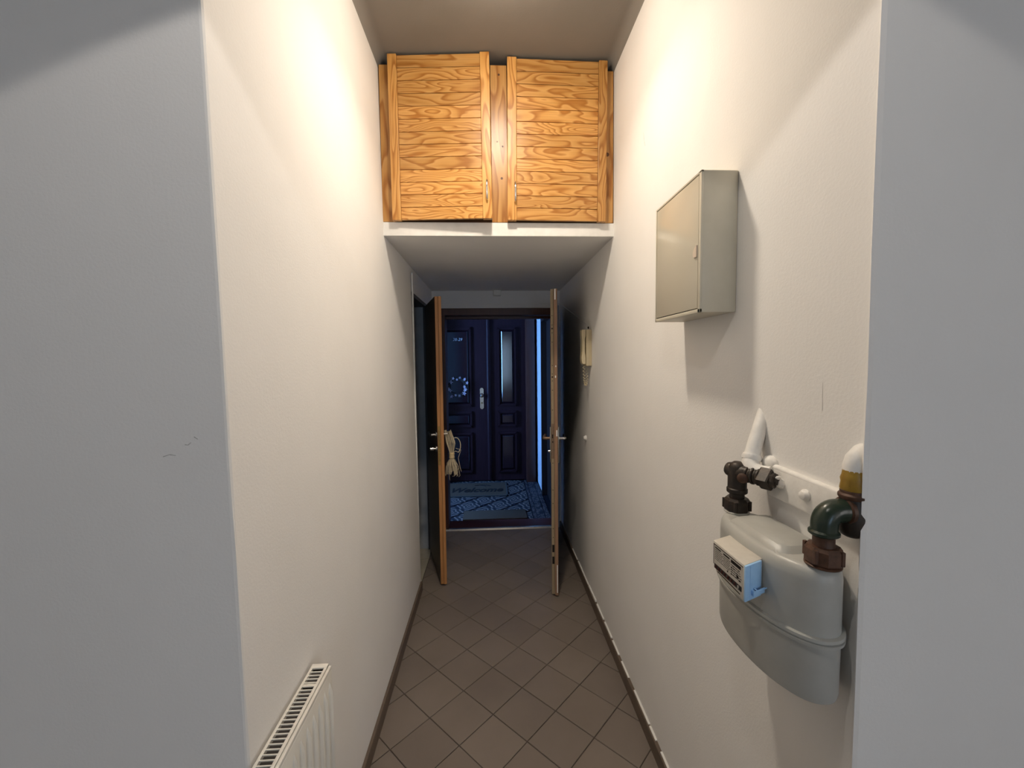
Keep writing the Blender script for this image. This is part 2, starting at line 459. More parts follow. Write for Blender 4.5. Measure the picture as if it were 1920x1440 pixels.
# skirting tiles
def skirt(name, x0, x1, y0, y1):
    s = BM(); box(s, x0, x1, y0, y1, -.004, .064, .0025)
    return struct(name, s, 'skirting', 'brown skirting tiles along the %s corridor wall' % name.split('_')[1])
bl = skirt('baseboard_left', XL(0)-.02, XL(0)+.012, .83, 2.775)
br_ = skirt('baseboard_right', XR-.014, XR+.02, .69, YE)
t = BM()
y = .8
while y < 3.2:                                   # ragged paint line on top of the skirting
    l = rnd.uniform(.06, .2); w = rnd.choice([.002, .004, .007, .010])
    box(t, XR-.008, XR+.002, y, y+l, .063, .064+w, .001); y += l*rnd.uniform(.95, 1.5)
obj('paint_line', t, 'white', br_)

# the room behind the camera: walls and its window
t = BM(); box(t, -2.6, -2.5, -3.6, .83, 0, ZC); struct('wall_room_left', t, 'wall', 'left wall of the room behind the camera')
t = BM(); box(t, 2.5, 2.6, -3.6, -3.2, 0, ZC); box(t, 2.5, 2.6, -1.7, .68, 0, ZC); box(t, 2.5, 2.6, -3.2, -1.7, 0, .9); box(t, 2.5, 2.6, -3.2, -1.7, 2.3, ZC); struct('wall_room_right', t, 'wall', 'right wall of the room behind the camera')
WX0, WX1, WZ0, WZ1 = .22, .66, .75, 2.25
t = BM(); box(t, -2.6, WX0, -3.7, -3.6, 0, ZC); box(t, WX1, 2.6, -3.7, -3.6, 0, ZC)
box(t, WX0, WX1, -3.7, -3.6, 0, WZ0); box(t, WX0, WX1, -3.7, -3.6, WZ1, ZC)
struct('wall_room_back', t, 'wall', 'window wall of the room behind the camera')
win = thing('window_1', 'daylit window of the room behind the camera', None, (.45, -3.65, .95), 0, None, 'structure')
t = BM(); box(t, WX0, WX1, -3.68, -3.675, WZ0, WZ1); obj('pane', t, 'day_pane', win)
t = BM()
for a, b_ in ((WX0, WX0+.04), (WX1-.04, WX1)): box(t, a, b_, -3.67, -3.62, WZ0, WZ1)
box(t, WX0, WX1, -3.67, -3.62, WZ0, WZ0+.06); box(t, WX0, WX1, -3.67, -3.62, WZ1-.06, WZ1)
obj('window_frame', t, 'white', win)

w3 = thing('fill_window', 'added side window behind the camera, a fill light out of view', None, (2.55, -2.45, .9), 0, None, 'structure')  # unseen window added to brighten the walls and meter end facing the camera
t = BM(); box(t, 2.575, 2.58, -3.2, -1.7, .9, 2.3); obj('pane', t, 'side_pane', w3)
t = BM()
for a, b_ in ((-3.2, -3.15), (-2.48, -2.42), (-1.75, -1.7)): box(t, 2.52, 2.57, a, b_, .9, 2.3)
box(t, 2.52, 2.57, -3.2, -1.7, .9, .95); box(t, 2.52, 2.57, -3.2, -1.7, 2.25, 2.3)
obj('window_frame', t, 'white', w3)

# ------------------------------------------------------------------ bathroom doorway in the left wall
t = BM(); box(t, XL(1)-.004, XL(1)+.006, 2.777, 2.792, .004, 2.16, .002)
struct('trim_2', t, 'white', 'white corner strip on the near edge of the bathroom doorway')
t = BM()
box(t, -.785, XL(1)-.010, 3.405, 3.425, 0, 2.035)
box(t, -.785, XL(1)-.010, 2.79, 2.805, 0, 2.035)
struct('trim_3', t, 'jamb_grey', 'grey jamb lining inside the bathroom doorway')
t = BM(); box(t, -.785, XL(1)-.006, 2.79, 3.425, 2.015, 2.04)
box(t, XL(1)-.030, XL(1)-.004, 3.385, 3.407, 0, 2.02)
struct('trim_4', t, 'jamb_dark', 'dark head and stop of the bathroom door frame')
bt = struct('floor_bathroom', box(BM(), -1.9, -.512, 1.9, 3.425, -.08, -.003), 'grout', 'bathroom floor behind the left doorway')
for i in range(-1, 8):
    for j in range(6):
        x0, y0 = -1.9+i*.30, 1.9+j*.30
        c = [((p[0]*.9848-p[1]*.1736)-1.2, (p[0]*.1736+p[1]*.9848)+2.6) for p in ((x0+1.2, y0-2.6), (x0+1.497, y0-2.6), (x0+1.497, y0-2.303), (x0+1.2, y0-2.303))]
        c = clip_rect(c, -1.9, -.516, 1.9, 3.405)
        if len(c) < 3 or area(c) < 3e-4: continue
        t = BM(); loft(t, [[(p[0], p[1], -.006) for p in c], [(p[0], p[1], .001) for p in c]])
        obj('floor_tile', t, 'bath_tile', bt)
t = BM(); box(t, -2.0, -1.9, 1.8, 3.5, 0, 2.6); box(t, -2.0, -.78, 1.8, 1.9, 0, 2.6); box(t, -2.0, -.78, 3.425, 3.5, 0, 2.6); box(t, -2.0, -.78, 1.8, 3.5, 2.6, 2.7)
struct('wall_bathroom', t, 'wall', 'walls of the bathroom behind the left doorway')

def lever(bm, base, out, along, L=.10, r=.0085):
    """lever handle: neck out of the door, then a bar along it"""
    b0 = Vector(base); o_ = Vector(out).normalized(); a = Vector(along).normalized()
    lathe(bm, b0, o_, [(0, .013), (.004, .013), (.006, .009), (.034, .009)], 12)
    p = b0 + o_*.040
    tube(bm, [b0+o_*.02, b0+o_*.034, p+a*.006, p+a*.02, p+a*L*.6, p+a*L - o_*.004], [r, r, r, r, r*.95, r*.9], 10)

# bathroom door, ajar: local x runs along the leaf from the hinge, local y through its thickness
H1 = (-.525, 3.36, 0); ang1 = math.atan2(2.815-3.36, -.371+.525); L1 = .566
d1 = thing('door_1', 'dark brown bathroom door standing ajar with orange edge', None, H1, ang1, None, 'structure')
t = BM(); box(t, 0, L1-.004, 0, .0215, .014, 2.012); box(t, 0, L1+.006, .0225, .042, .014, 2.012); obj('leaf', t, 'door_dark', d1, local=True)
t = BM(); box(t, L1-.004, L1, .0004, .0215, .014, 2.012, .001); box(t, L1+.004, L1+.010, .0225, .0418, .014, 2.012, .001)
box(t, L1-.004, L1+.001, .0205, .0235, .014, 2.012)
obj('edge_band', t, 'edge_orange', d1, local=True, label='orange veneered rebated edge')
t = BM(); box(t, L1, L1+.0012, .003, .018, .86, 1.13); box(t, L1+.0008, L1+.008, .006, .015, 1.055, 1.075, .001)
obj('lock_plate', t, 'brass', d1, local=True)
t = BM(); lever(t, (L1-.055, 0, 1.065), (0, -1, 0), (-1, 0, 0), .11)
lathe(t, (L1-.055, 0, 1.065), (0, -1, 0), [(0, .024), (.005, .024), (.007, .020)], 20)
obj('lever_handle', t, 'chrome', d1, True, True)
t = BM(); lever(t, (L1-.055, .042, 1.065), (0, 1, 0), (-1, 0, 0), .11)
lathe(t, (L1-.055, .042, 1.065), (0, 1, 0), [(0, .024), (.005, .024), (.007, .020)], 20)
obj('lever_handle', t, 'chrome', d1, True, True)
t = BM(); lathe(t, (L1-.055, 0, .965), (0, -1, 0), [(0, .022), (.006, .022), (.007, .009), (.022, .009), (.023, .014), (.046, .013), (.048, .008)], 16)
obj('thumb_turn', t, 'steel', d1, True, True)

# bundle of raffia hanging from the corridor-side handle
dd = Matrix.Translation(H1) @ Matrix.Rotation(ang1, 4, 'Z')
hang = dd @ Vector((L1-.075, .085, 1.068))
rb = thing('raffia_bundle', 'bundle of pale raffia strands tied in the middle, hanging on the ajar door', 'bundle', hang)
tie = hang + Vector((.022, .01, -.165))
t = BM()
for k in range(26):
    s = rnd.uniform(-1, 1); s2 = rnd.uniform(-1, 1)
    p0 = tie + Vector((s*.012, s2*.012, .01)); top = hang + Vector((s*.024-.004, s2*.016, .014+rnd.uniform(-.012, .008)))
    mid = (p0+top)/2 + Vector((.016*s+.006, .012*s2, rnd.uniform(-.01, .01)))
    tube(t, [p0, mid, top, hang+Vector((-.010+s*.012, s2*.016, -.016))], [.0016, .0022, .002, .0016], 4)
obj('upper_loops', t, 'raffia', rb, kind='stuff')
t = BM(); tube(t, arc(tie+Vector((.030, 0, .07)), .034, -1.0, 1.9, (1, 0, 0), (0, 0, 1.7), 8), .0028, 5)
tube(t, [tie+Vector((.004, 0, .02)), tie+Vector((.028, 0, .03)), tie+Vector((.049, 0, .02))], .002, 5)
tube(t, [tie+Vector((.03, .0, .05)), tie+Vector((.066, 0, .038)), tie+Vector((.046, 0, -.02)), tie+Vector((.058, 0, -.09)), tie+Vector((.066, 0, -.12))], .0016, 5)
obj('stray_loop', t, 'raffia', rb)
t = BM(); lathe(t, tie+Vector((0, 0, -.020)), (0, 0, 1), [(0, .017), (.004, .021), (.02, .0185), (.036, .021), (.04, .017)], 12)
obj('tie_band', t, 'raffia_tie', rb, True)
t = BM()
for k in range(46):
    a = rnd.uniform(0, 2*PI); q = rnd.uniform(.2, 1)
    p0 = tie + Vector((.013*math.cos(a)*q, .013*math.sin(a)*q, -.015))
    l = rnd.uniform(.10, .155) if k else .185
    e = tie + Vector((.055*math.cos(a)*q+.006, .045*math.sin(a)*q, -l))
    md = (p0+e)/2 + Vector((.012*math.cos(a), .012*math.sin(a), 0))
    e2 = e + Vector((rnd.uniform(-.014, .014), rnd.uniform(-.01, .01), rnd.uniform(-.012, .016)))
    tube(t, [p0, md, e, e2], [.0016, .0022, .0018, .0012], 4)
obj('tail_strands', t, 'raffia', rb, kind='stuff')

# ------------------------------------------------------------------ entrance: frame, threshold, open leaf
t = BM()
box(t, OX0, OX1, YE+.01, YE+.19, OZ-.062, OZ, .003); box(t, OX0, OX0+.03, YE+.01, YE+.19, .02, OZ-.062, .003); box(t, OX1-.012, OX1, YE+.01, YE+.19, .02, OZ-.062, .003)
box(t, OX0+.03, OX1-.012, YE+.13, YE+.19, OZ-.085, OZ-.06, .003)
struct('trim_5', t, 'red_wood', 'dark red-brown frame of the entrance door')
t = BM(); box(t, OX0-.02, OX1+.02, YE+.022, YE+.20, -.06, .012, .004)
struct('trim_6', t, 'red_wood_x', 'dark red wooden threshold of the entrance door')
t = BM(); prism(t, [(YE-.016, 0), (YE+.026, 0), (YE+.026, .012), (YE+.010, .016), (YE-.004, .012)], 'x', -.50, .625)
struct('trim_7', t, 'steel', 'thin metal strip in front of the threshold')
t = BM(); box(t, OX1+.002, OX1+.038, YE-.012, YE+.004, .0, 2.07, .002)
struct('trim_8', t, 'jamb_grey', 'narrow grey casing beside the entrance door', True)
t = BM(); box(t, OX1+.030, OX1+.0365, YE-.020, YE-.008, .07, 2.07, .001)
struct('trim_9', t, 'white', 'thin white bead beside the entrance door casing')

HX, HY = .545, 3.64
ang2 = math.atan2(2.644-HY, .387-HX); L2 = math.hypot(2.644-HY, .387-HX)
d2 = thing('door_2', 'worn dark entrance door swung open, seen edge-on at right', None, (HX, HY, 0), ang2, None, 'structure')
t = BM(); box(t, 0, L2-.003, 0, .021, .012, 2.03); box(t, 0, L2+.011, .0215, .044, .012, 2.03); obj('leaf', t, 'entrance_dark', d2, local=True)
t = BM(); box(t, L2-.003, L2, .0004, .0208, .012, 2.028, .001); obj('outer_edge', t, 'edge_tan', d2, local=True, label='pale tan outer half of the door edge')
t = BM(); box(t, L2+.010, L2+.014, .0218, .0436, .012, 2.028, .001); obj('inner_edge', t, 'edge_brown', d2, local=True, label='pinkish brown inner half of the door edge')
t = BM()
for z, r in ((1.86, .003), (1.80, .003), (1.777, .0055), (1.75, .003), (1.69, .003), (1.54, .003), (1.485, .003), (1.465, .0055), (1.44, .003), (1.38, .003), (1.25, .003), (.90, .003), (.72, .003), (.63, .003), (.46, .003), (.40, .003)):
    lathe(t, (L2, .0105, z), (1, 0, 0), [(-.002, r), (.0006, r)], 8)
for z in (.30, .22): box(t, L2, L2+.0006, .004, .018, z, z+.05)
obj('screw_hole', t, 'ink', d2, local=True, kind='stuff')
t = BM(); box(t, L2, L2+.0016, .002, .019, .93, 1.16); obj('lock_plate', t, 'bronze', d2, local=True)
t = BM(); box(t, L2+.001, L2+.0024, .006, .014, 1.065, 1.09); box(t, L2+.001, L2+.0024, .007, .014, 1.035, 1.045); obj('latch_slot', t, 'ink', d2, local=True)
for side, y0, y1 in ((-1, -.0075, 0), (1, .044, .0515)):
    t = BM(); box(t, L2-.075, L2-.028, y0, y1, .895, 1.135, .003); obj('handle_plate', t, 'steel', d2, True, True)
t = BM(); lever(t, (L2-.05, -.007, 1.055), (0, -1, 0), (-1, 0, 0), .115, .011); obj('lever_handle', t, 'bronze', d2, True, True, label='bronze outer lever')
t = BM(); lever(t, (L2-.05, .051, 1.055), (0, 1, 0), (-1, 0, 0), .11, .009); obj('lever_handle', t, 'chrome', d2, True, True, label='shiny chrome inner lever')
t = BM(); lathe(t, (L2-.05, -.007, .968), (0, -1, 0), [(0, .009), (.012, .009), (.013, .006)], 12); obj('lock_cylinder', t, 'chrome', d2, True, True)
t = BM(); box(t, L2+.014, L2+.0146, .034, .042, 1.08, 1.12); box(t, L2+.014, L2+.0146, .028, .034, 1.46, 1.475); box(t, L2+.014, L2+.0146, .03, .036, 1.53, 1.54); box(t, L2+.014, L2+.0146, .026, .034, 1.96, 2.028); box(t, L2+.0140, L2+.0146, .034, .040, .03, .22)
obj('paint_chip', t, 'white', d2, local=True, label='chips of white paint on the edge')

# small fittings near the entrance
t = thing('door_sensor', 'small white box high on the entrance wall under the soffit', 'sensor', (.067, YE, 2.195))
q = BM(); box(q, .034, .100, YE-.048, YE, 2.158, 2.2045, .004); obj('housing', q, 'white', t, True)
q = BM(); box(q, .030, .104, YE-.006, YE, 2.154, 2.2045, .002); obj('back_plate', q, 'white', t, True)
t = BM()
tube(t, [(XR-.003, 2.655, 1.785), (XR-.003, 2.70, 1.81), (XR-.002, 3.05, 1.90), (XR-.003, 3.5, 2.02), (XR-.003, 3.72, 2.085), (XR-.012, YE-.004, 2.09), (.45, YE-.003, 2.086), (.1, YE-.003, 2.083), (-.2, YE-.003, 2.084), (XL(2)+.004, YE-.003, 2.080)], .0022, 6)
tag(obj('cable', t, 'white'), 'thin painted cable running from the intercom up and across the entrance wall', 'cable')
bp = thing('wall_bumper', 'small round white button bumper low on the right wall', 'bumper', (XR, 2.722, 1.047))
t = BM(); lathe(t, (XR, 2.722, 1.047), (-1, 0, 0), [(0, .020), (.004, .020), (.008, .018)], 18); obj('base_ring', t, 'white', bp, True)
t = BM(); lathe(t, (XR, 2.722, 1.047), (-1, 0, 0), [(.006, .015), (.014, .014), (.019, .009), (.020, .001)], 18); obj('rubber_cap', t, 'white', bp, True)

# intercom
ic = thing('intercom', 'beige wall intercom with handset and dangling curly cord', 'intercom', (XR, 2.61, 1.535))
t = BM(); box(t, XR-.036, XR, 2.566, 2.66, 1.536, 1.764, .004); obj('base', t, 'handset', ic, True)
t = BM()
hs = []
for z, x0, x1 in ((1.548, XR-.056, XR-.039), (1.56, XR-.062, XR-.039), (1.59, XR-.064, XR-.039), (1.62, XR-.060, XR-.043), (1.70, XR-.060, XR-.043), (1.73, XR-.063, XR-.039), (1.758, XR-.063, XR-.039), (1.764, XR-.060, XR-.039)):
    hs.append([(x0, 2.572, z), (x1, 2.572, z), (x1, 2.622, z), (x0, 2.622, z)])
loft(t, hs); obj('handset', t, 'handset', ic, True)
t = BM()
pts = []
for k in range(140):
    a = k/139; ang = a*2*PI*17
    cz = 1.536 - .125*math.sin(a*PI) - .0*a; cy = 2.592 + .030*a + .012*math.sin(a*7)
    pts.append((XR-.045+.030*a*0 + .0065*math.cos(ang) + .028*a, cy + .0065*math.sin(ang), cz))
tube(t, pts, .0017, 5); obj('curly_cord', t, 'handset', ic, True)
t = BM(); lathe(t, (XR, 2.652, 1.782), (-1, 0, 0), [(0, .008), (.006, .007), (.007, .002)], 10); obj('cable_hole', t, 'ink', ic)

# ------------------------------------------------------------------ landing beyond the entrance
LX, LY = .59, 5.30
t = BM(); box(t, -2.2, 1.2, YE+.20, 5.6, -.10, -.006); lf = struct('floor_landing', t, 'tile_joint', 'dark joints of the patterned landing floor')
proto = None
for i in range(-8, 4):
    for j in range(-6, 8):
        if (i+j) % 2: continue
        cx, cy = .073 + i*.169, 4.399 + j*.169
        poly = [(cx+.153, cy), (cx, cy+.153), (cx-.153, cy), (cx, cy-.153)]
        cl = clip_rect(poly, -2.0, .40, YE+.21, LY)
        if len(cl) < 3 or area(cl) < 1e-3: continue
        if len(cl) == 4 and area(cl) > .0467:
            if proto is None:
                t = BM(); loft(t, [[(p[0]-cx, p[1]-cy, -.006) for p in poly], [(p[0]-cx, p[1]-cy, 0) for p in poly]])
                proto = obj('landing_tile', t, 'medallion', lf, local=True); o = proto
            else:
                o = proto.copy(); C.objects.link(o); o.parent = lf
        else:
            t = BM(); loft(t, [[(p[0]-cx, p[1]-cy, -.006) for p in cl], [(p[0]-cx, p[1]-cy, 0) for p in cl]])
            o = obj('landing_tile', t, 'medallion', lf, local=True)
        o.location = (cx, cy, 0)
for x0, x1 in ((.415, .442), (.45, .525), (.533, .578)):
    k = 0; y = YE+.21
    while y < LY-.02:
        t = BM(); box(t, x0, x1, y, min(y+.165, LY), -.006, 0); obj('border_tile', t, 'border', lf); y += .169
t = BM(); box(t, -2.2, 1.2, LY+.12, LY+.2, 0, 3.0); box(t, -2.2, -.88, LY-.30, LY+.2, 0, 3.0); box(t, -.88, .60, LY-.30, LY+.2, 2.24, 3.0)  # hidden left part set forward to keep stair window light off the door
struct('wall_landing_back', t, 'stair_dark', 'landing wall around the opposite door, brought forward to shade it')
t = BM(); box(t, LX, LX+.12, 4.735, LY+.13, 0, 3.0); box(t, LX, LX+.12, YE+.2, 4.735, 2.05, 3.0); box(t, LX, LX+.12, YE+.2, 3.98, 0, 2.05)
struct('wall_landing_right', t, 'blue_wall', 'pale landing wall strip lit blue by the stairwell window')
t = BM(); box(t, -2.3, -2.2, YE, 4.02, 0, 3.0); box(t, -2.3, -2.2, 4.42, 5.6, 0, 3.0); box(t, -2.3, -2.2, 4.02, 4.42, 0, .9); box(t, -2.3, -2.2, 4.02, 4.42, 2.3, 3.0)
box(t, -2.3, -.78, YE+.1, YE+.2, 0, 3.0)
struct('wall_landing_left', t, 'stair_dark', 'landing wall with the stairwell window, out of view at left')
t = BM(); box(t, -2.3, 1.2, YE+.1, 5.6, 3.0, 3.1); struct('ceiling_landing', t, 'stair_dark', 'ceiling of the landing')
w2 = thing('window_2', 'stairwell window lighting the landing from the left', None, (-2.25, 4.22, .9), 0, None, 'structure')
t = BM(); box(t, -2.28, -2.275, 4.02, 4.42, .9, 2.3); obj('pane', t, 'stair_pane', w2)
t = BM(); box(t, -2.27, -2.22, 4.02, 4.06, .9, 2.3); box(t, -2.27, -2.22, 4.38, 4.42, .9, 2.3); box(t, -2.27, -2.22, 4.02, 4.42, .9, .94); box(t, -2.27, -2.22, 4.02, 4.42, 2.26, 2.3)
obj('window_frame', t, 'white', w2)

# dark door in the landing's right wall
d4 = thing('door_4', 'black side door of the landing, half hidden by the entrance door', None, (LX+.06, 4.36, 0), 0, None, 'structure')
t = BM(); box(t, LX+.05, LX+.09, 3.985, 4.73, .005, 2.02); obj('leaf', t, 'entrance_dark', d4)
t = BM(); box(t, LX-.012, LX+.12, 4.69, 4.736, 0, 2.05); box(t, LX-.012, LX+.12, 3.98, 4.02, 0, 2.05); box(t, LX-.012, LX+.12, 3.98, 4.736, 2.01, 2.05)
obj('door_frame', t, 'entrance_dark', d4)

# opposite double door
d3 = thing('door_3', 'dark mahogany double door with raised panels across the landing', None, (-.1, LY, 0), 0, None, 'structure')
def panel(bm, x0, x1, z0, z1, y=LY):
    """moulded frame round a raised field"""
    for a, (dy, w) in enumerate(((-.016, .012), (-.024, .012), (-.010, .012))):
        o_ = a*.012
        box(bm, x0+o_, x1-o_, y+dy, y+.01, z0+o_, z0+o_+w); box(bm, x0+o_, x1-o_, y+dy, y+.01, z1-o_-w, z1-o_)
        box(bm, x0+o_, x0+o_+w, y+dy, y+.01, z0+o_, z1-o_); box(bm, x1-o_-w, x1-o_, y+dy, y+.01, z0+o_, z1-o_)
def field(bm, x0, x1, z0, z1, y=LY):
    s = BM(); loft(s, [[(x0, y+.002, z0), (x1, y+.002, z0), (x1, y+.002, z1), (x0, y+.002, z1)], [(x0+.025, y-.014, z0+.025), (x1-.025, y-.014, z0+.025), (x1-.025, y-.014, z1-.025), (x0+.025, y-.014, z1-.025)]]); join(bm, s)
t = BM(); box(t, -.78, -.032, LY, LY+.045, .01, 2.14); l1 = obj('left_leaf', t, 'mahogany_matte', d3)
t = BM(); box(t, -.028, .446, LY+.004, LY+.045, .01, 2.14); l2 = obj('right_leaf', t, 'mahogany_matte', d3)
for x0, x1, lf_ in ((-.66, -.24, l1), (.085, .335, l2)):
    for z0, z1 in ((.98, 2.00), (.71, .92), (.11, .645)):
        t = BM(); panel(t, x0, x1, z0, z1); obj('panel_moulding', t, 'mahogany_matte', lf_)
        t = BM(); field(t, x0+.036, x1-.036, z0+.036, z1-.036); obj('raised_field', t, 'mahogany', lf_)
t = BM(); lathe(t, (-.03, LY-.004, .02), (0, 0, 1), [(0, .026), (2.10, .026)], 10); box(t, -.055, -.005, LY-.018, LY, .02, 2.13, .004); obj('cover_strip', t, 'mahogany_matte', d3, True)
t = BM(); box(t, .446, .56, LY-.10, LY+.06, 0, 2.22, .006); box(t, -.88, -.78, LY-.05, LY+.06, 0, 2.22, .006); box(t, -.88, .56, LY-.06, LY+.06, 2.14, 2.24, .006); obj('door_frame', t, 'red_wood', d3, True)
t = BM()
pl = [(-.145, .965), (-.130, .948), (-.112, .948), (-.097, .965), (-.097, 1.205), (-.110, 1.222), (-.132, 1.222), (-.145, 1.205)]
prism(t, pl, 'y', LY-.008, LY); obj('handle_plate', t, 'steel', d3)
t = BM(); lathe(t, (-.121, LY-.006, 1.128), (0, -1, 0), [(0, .014), (.02, .012), (.024, .024), (.044, .027), (.056, .020), (.06, .004)], 18); obj('knob', t, 'chrome', d3, True)
t = BM(); lathe(t, (-.121, LY-.006, 1.03), (0, -1, 0), [(0, .010), (.006, .010), (.008, .007)], 14); obj('keyhole', t, 'brass', d3, True)
t = text_bm('28-29', .052, .22)
t.transform(Matrix.Translation((-.42, LY-.020, 1.843)) @ Matrix.Rotation(PI/2, 4, 'X'))
M['plate_digit'] = mottled('number_white', (.55, .62, .66), (.62, .70, .74), 30, .5, 0, 0)
obj('door_number', t, 'plate_digit', d3, label='pale flat number 28-29')
# wreath on its left leaf
wr = thing('wreath', 'round wreath of pale dried flowers on the dark opposite door', 'wreath', (-.43, LY-.03, 1.243))
t = BM()
for k in range(5):
    tube(t, [(-.43+(.105+.012*math.sin(k*2+a*3))*math.cos(a), LY-.035+.012*math.cos(k+a*4), 1.243+(.105+.012*math.cos(k*1.7+a*2))*math.sin(a)) for a in [2*PI*i/24 for i in range(25)]], .006, 5)
obj('twig_ring', t, 'twig', wr, True)
for k in range(15):
    a = 2*PI*k/15 + rnd.uniform(-.12, .12); rr = .115 + rnd.uniform(-.022, .03)
    c = Vector((-.43+rr*math.cos(a), LY-.052-rnd.uniform(0, .012), 1.243+rr*math.sin(a)))
    t = BM(); n = rnd.choice([4, 5, 5, 6]); R0 = rnd.uniform(.018, .032)
    tilt = Matrix.Rotation(rnd.uniform(-.6, .6), 4, 'X') @ Matrix.Rotation(rnd.uniform(-.6, .6), 4, 'Z')
    for i in range(n):
        b_ = 2*PI*i/n
        e = [Vector((math.cos(b_-.45)*R0*.55, -.002, math.sin(b_-.45)*R0*.55)), Vector((math.cos(b_)*R0, -.008, math.sin(b_)*R0)), Vector((math.cos(b_+.45)*R0*.55, -.002, math.sin(b_+.45)*R0*.55))]
        vs = [t.verts.new(tilt @ Vector((0, 0, 0)) + c)] + [t.verts.new(tilt @ p + c) for p in e]
        t.faces.new(vs)
    ball(t, c+Vector((0, -.003, 0)), .005, 1)
    obj('flower', t, 'flower', wr)

# mats on the landing
t = BM(); box(t, -.30, .342, 3.985, 4.222, 0, .012, .004)
tag(obj('doormat', t, 'doormat', smooth=True), 'plain brown doormat lying just outside the threshold', 'doormat')
wm = thing('doormat', 'dark doormat lettered Welcome before the opposite door', 'doormat', (-.22, 4.95, 0))
t = BM(); box(t, -.61, .172, 4.69, 5.195, 0, .010, .003); obj('pile', t, 'doormat', wm)
t = BM()
for a in ((-.62, .182, 4.678, 4.70), (-.62, .182, 5.185, 5.205), (-.62, -.60, 4.678, 5.205), (.162, .182, 4.678, 5.205)): box(t, *a, 0, .0115, .002)
obj('border', t, 'mat_edge', wm)
t = text_bm('Welcome', .20, .35, .0006, .006); t.transform(Matrix.Translation((-.20, 4.90, .0106)) @ Matrix.Diagonal((.80, 1.15, 1, 1)))
obj('lettering', t, 'ink', wm, label='black slanted lettering Welcome')
t = BM(); tube(t, [(-.22, 5.07, .0108), (-.12, 5.10, .0108), (-.02, 5.06, .0108)], .006, 5); tube(t, [(-.16, 5.09, .0108), (-.08, 5.05, .0108)], .005, 5)
obj('leaf_mark', t, 'ink', wm)

# ------------------------------------------------------------------ pine cupboard above the shelf
cb = thing('wall_cupboard', 'pine wall cupboard with two planked doors above the corridor', 'cupboard', (.05, YS, ZS+.066))
ZB = ZS+.066
for x0, x1, zt in ((XL(2.6)+.002, -.462, 3.02), (.018, .098, 3.03), (.582, XR-.004, 3.015)):
    t = BM(); box(t, x0, x1, YS-.002, YS+.020, ZB+.001, zt, .0015); obj('frame_post', t, 'pine_frame', cb)
t = BM(); box(t, XL(2.6)+.002, XR-.004, YS+.018, YS+.03, ZB, 3.03); obj('back_board', t, 'gap', cb)
t = BM()
for x, z, r in ((.060, 2.985, .006), (.048, 2.665, .004), (.075, 2.642, .005), (.069, 2.487, .007), (.604, 2.61, .011)):
    lathe(t, (x, YS-.002, z), (0, -1, 0), [(-.002, r), (.0005, r*.9)], 10)
obj('knot', t, 'knot', cb, kind='stuff')
def cup_door(hx, z0, W_, Hh, sign, ajar, tilt, lab, npl, seed, handle_x, top_skew):
    """door built flat in x,z with its hinge at x=0; sign -1 means the leaf runs to the left of the hinge"""
    d = bpy.data.objects.new('door', None); C.objects.link(d); d.parent = cb; d['label'] = lab
    d.location = (hx-.05, -.006, z0-(ZS+.066)); d.rotation_euler = (0, tilt, ajar)
    WM[d.name] = Matrix.Identity(4)
    X = lambda x: x*sign
    def bx(bm, xa, xb, *r, **k): box(bm, min(X(xa), X(xb)), max(X(xa), X(xb)), *r, **k)
    SW = .043
    for xa, xb in ((0, SW), (W_-SW*1.05, W_)):
        t = BM(); bx(t, xa, xb, -.024, -.001, -.002, Hh+.004, bev=.002); obj('stile', t, 'pine_z', d, local=True)
    ph = Hh/npl
    for k in range(npl):
        t = BM(); bx(t, SW+.0008, W_-SW*1.05-.0008, -.019, -.004, k*ph+.0012, (k+1)*ph-.0012, bev=.0012)
        obj('plank', t, 'pine_x', d, local=True)
    t = BM(); bx(t, .01, W_-.01, -.006, -.003, .005, Hh-.005); obj('backing', t, 'gap', d, local=True)
    t = BM()
    hxx = X(handle_x)
    tube(t, [(hxx, -.022, .088), (hxx, -.038, .092), (hxx, -.046, .105), (hxx, -.049, .135), (hxx, -.046, .165), (hxx, -.038, .178), (hxx, -.022, .182)], [.005, .0046, .0045, .0052, .0045, .0046, .005], 10)
    obj('bow_handle', t, 'chrome', d, True, True)
    return d
cup_door(-.470, 2.272, .490, .776, 1, math.radians(-3.2), math.radians(-.35), 'left door, standing slightly ajar', 13, 1, .490-.022, 0)
cup_door(.590, 2.271, .496, .772, -1, math.radians(.3), math.radians(.55), 'right door, closed', 13, 2, .496-.038, 0)

# ------------------------------------------------------------------ fuse box on the right wall
fb = thing('fuse_box', 'beige metal fuse box mounted high on the right wall', 'fuse box', (XR, 1.19, 1.70))
FX, FY0, FY1, FZ0, FZ1 = .541, 1.044, 1.332, 1.697, 2.056
t = BM()
box(t, FX+.004, XR, FY0, FY1, FZ0, FZ1, .003); obj('body', t, 'box_beige', fb, True)
t = BM()                                                           # raised rim round the door
for a in ((FY0, FY0+.012, FZ0, FZ1), (FY1-.007, FY1, FZ0, FZ1), (FY0, FY1, FZ0, FZ0+.010), (FY0, FY1, FZ1-.006, FZ1)): box(t, FX, FX+.006, *a, .0012)
obj('rim', t, 'box_beige', fb, True)
t = BM(); box(t, FX+.0005, FX+.0045, FY0+.0145, FY1-.0085, FZ0+.0125, FZ1-.0080, .001); obj('door', t, 'door_beige', fb, True)
t = BM(); box(t, FX+.0036, FX+.0042, FY0+.012, FY1-.007, FZ0+.010, FZ1-.006); obj('door_gap', t, 'dark_inside', fb)
lt = BM()
pts = [(1.0605, 1.872), (1.0735, 1.866), (1.0790, 1.858), (1.0790, 1.848), (1.0735, 1.842), (1.0605, 1.842)]
prism(lt, pts, 'x', FX-.003, FX+.001); obj('latch', lt, 'latch', fb)

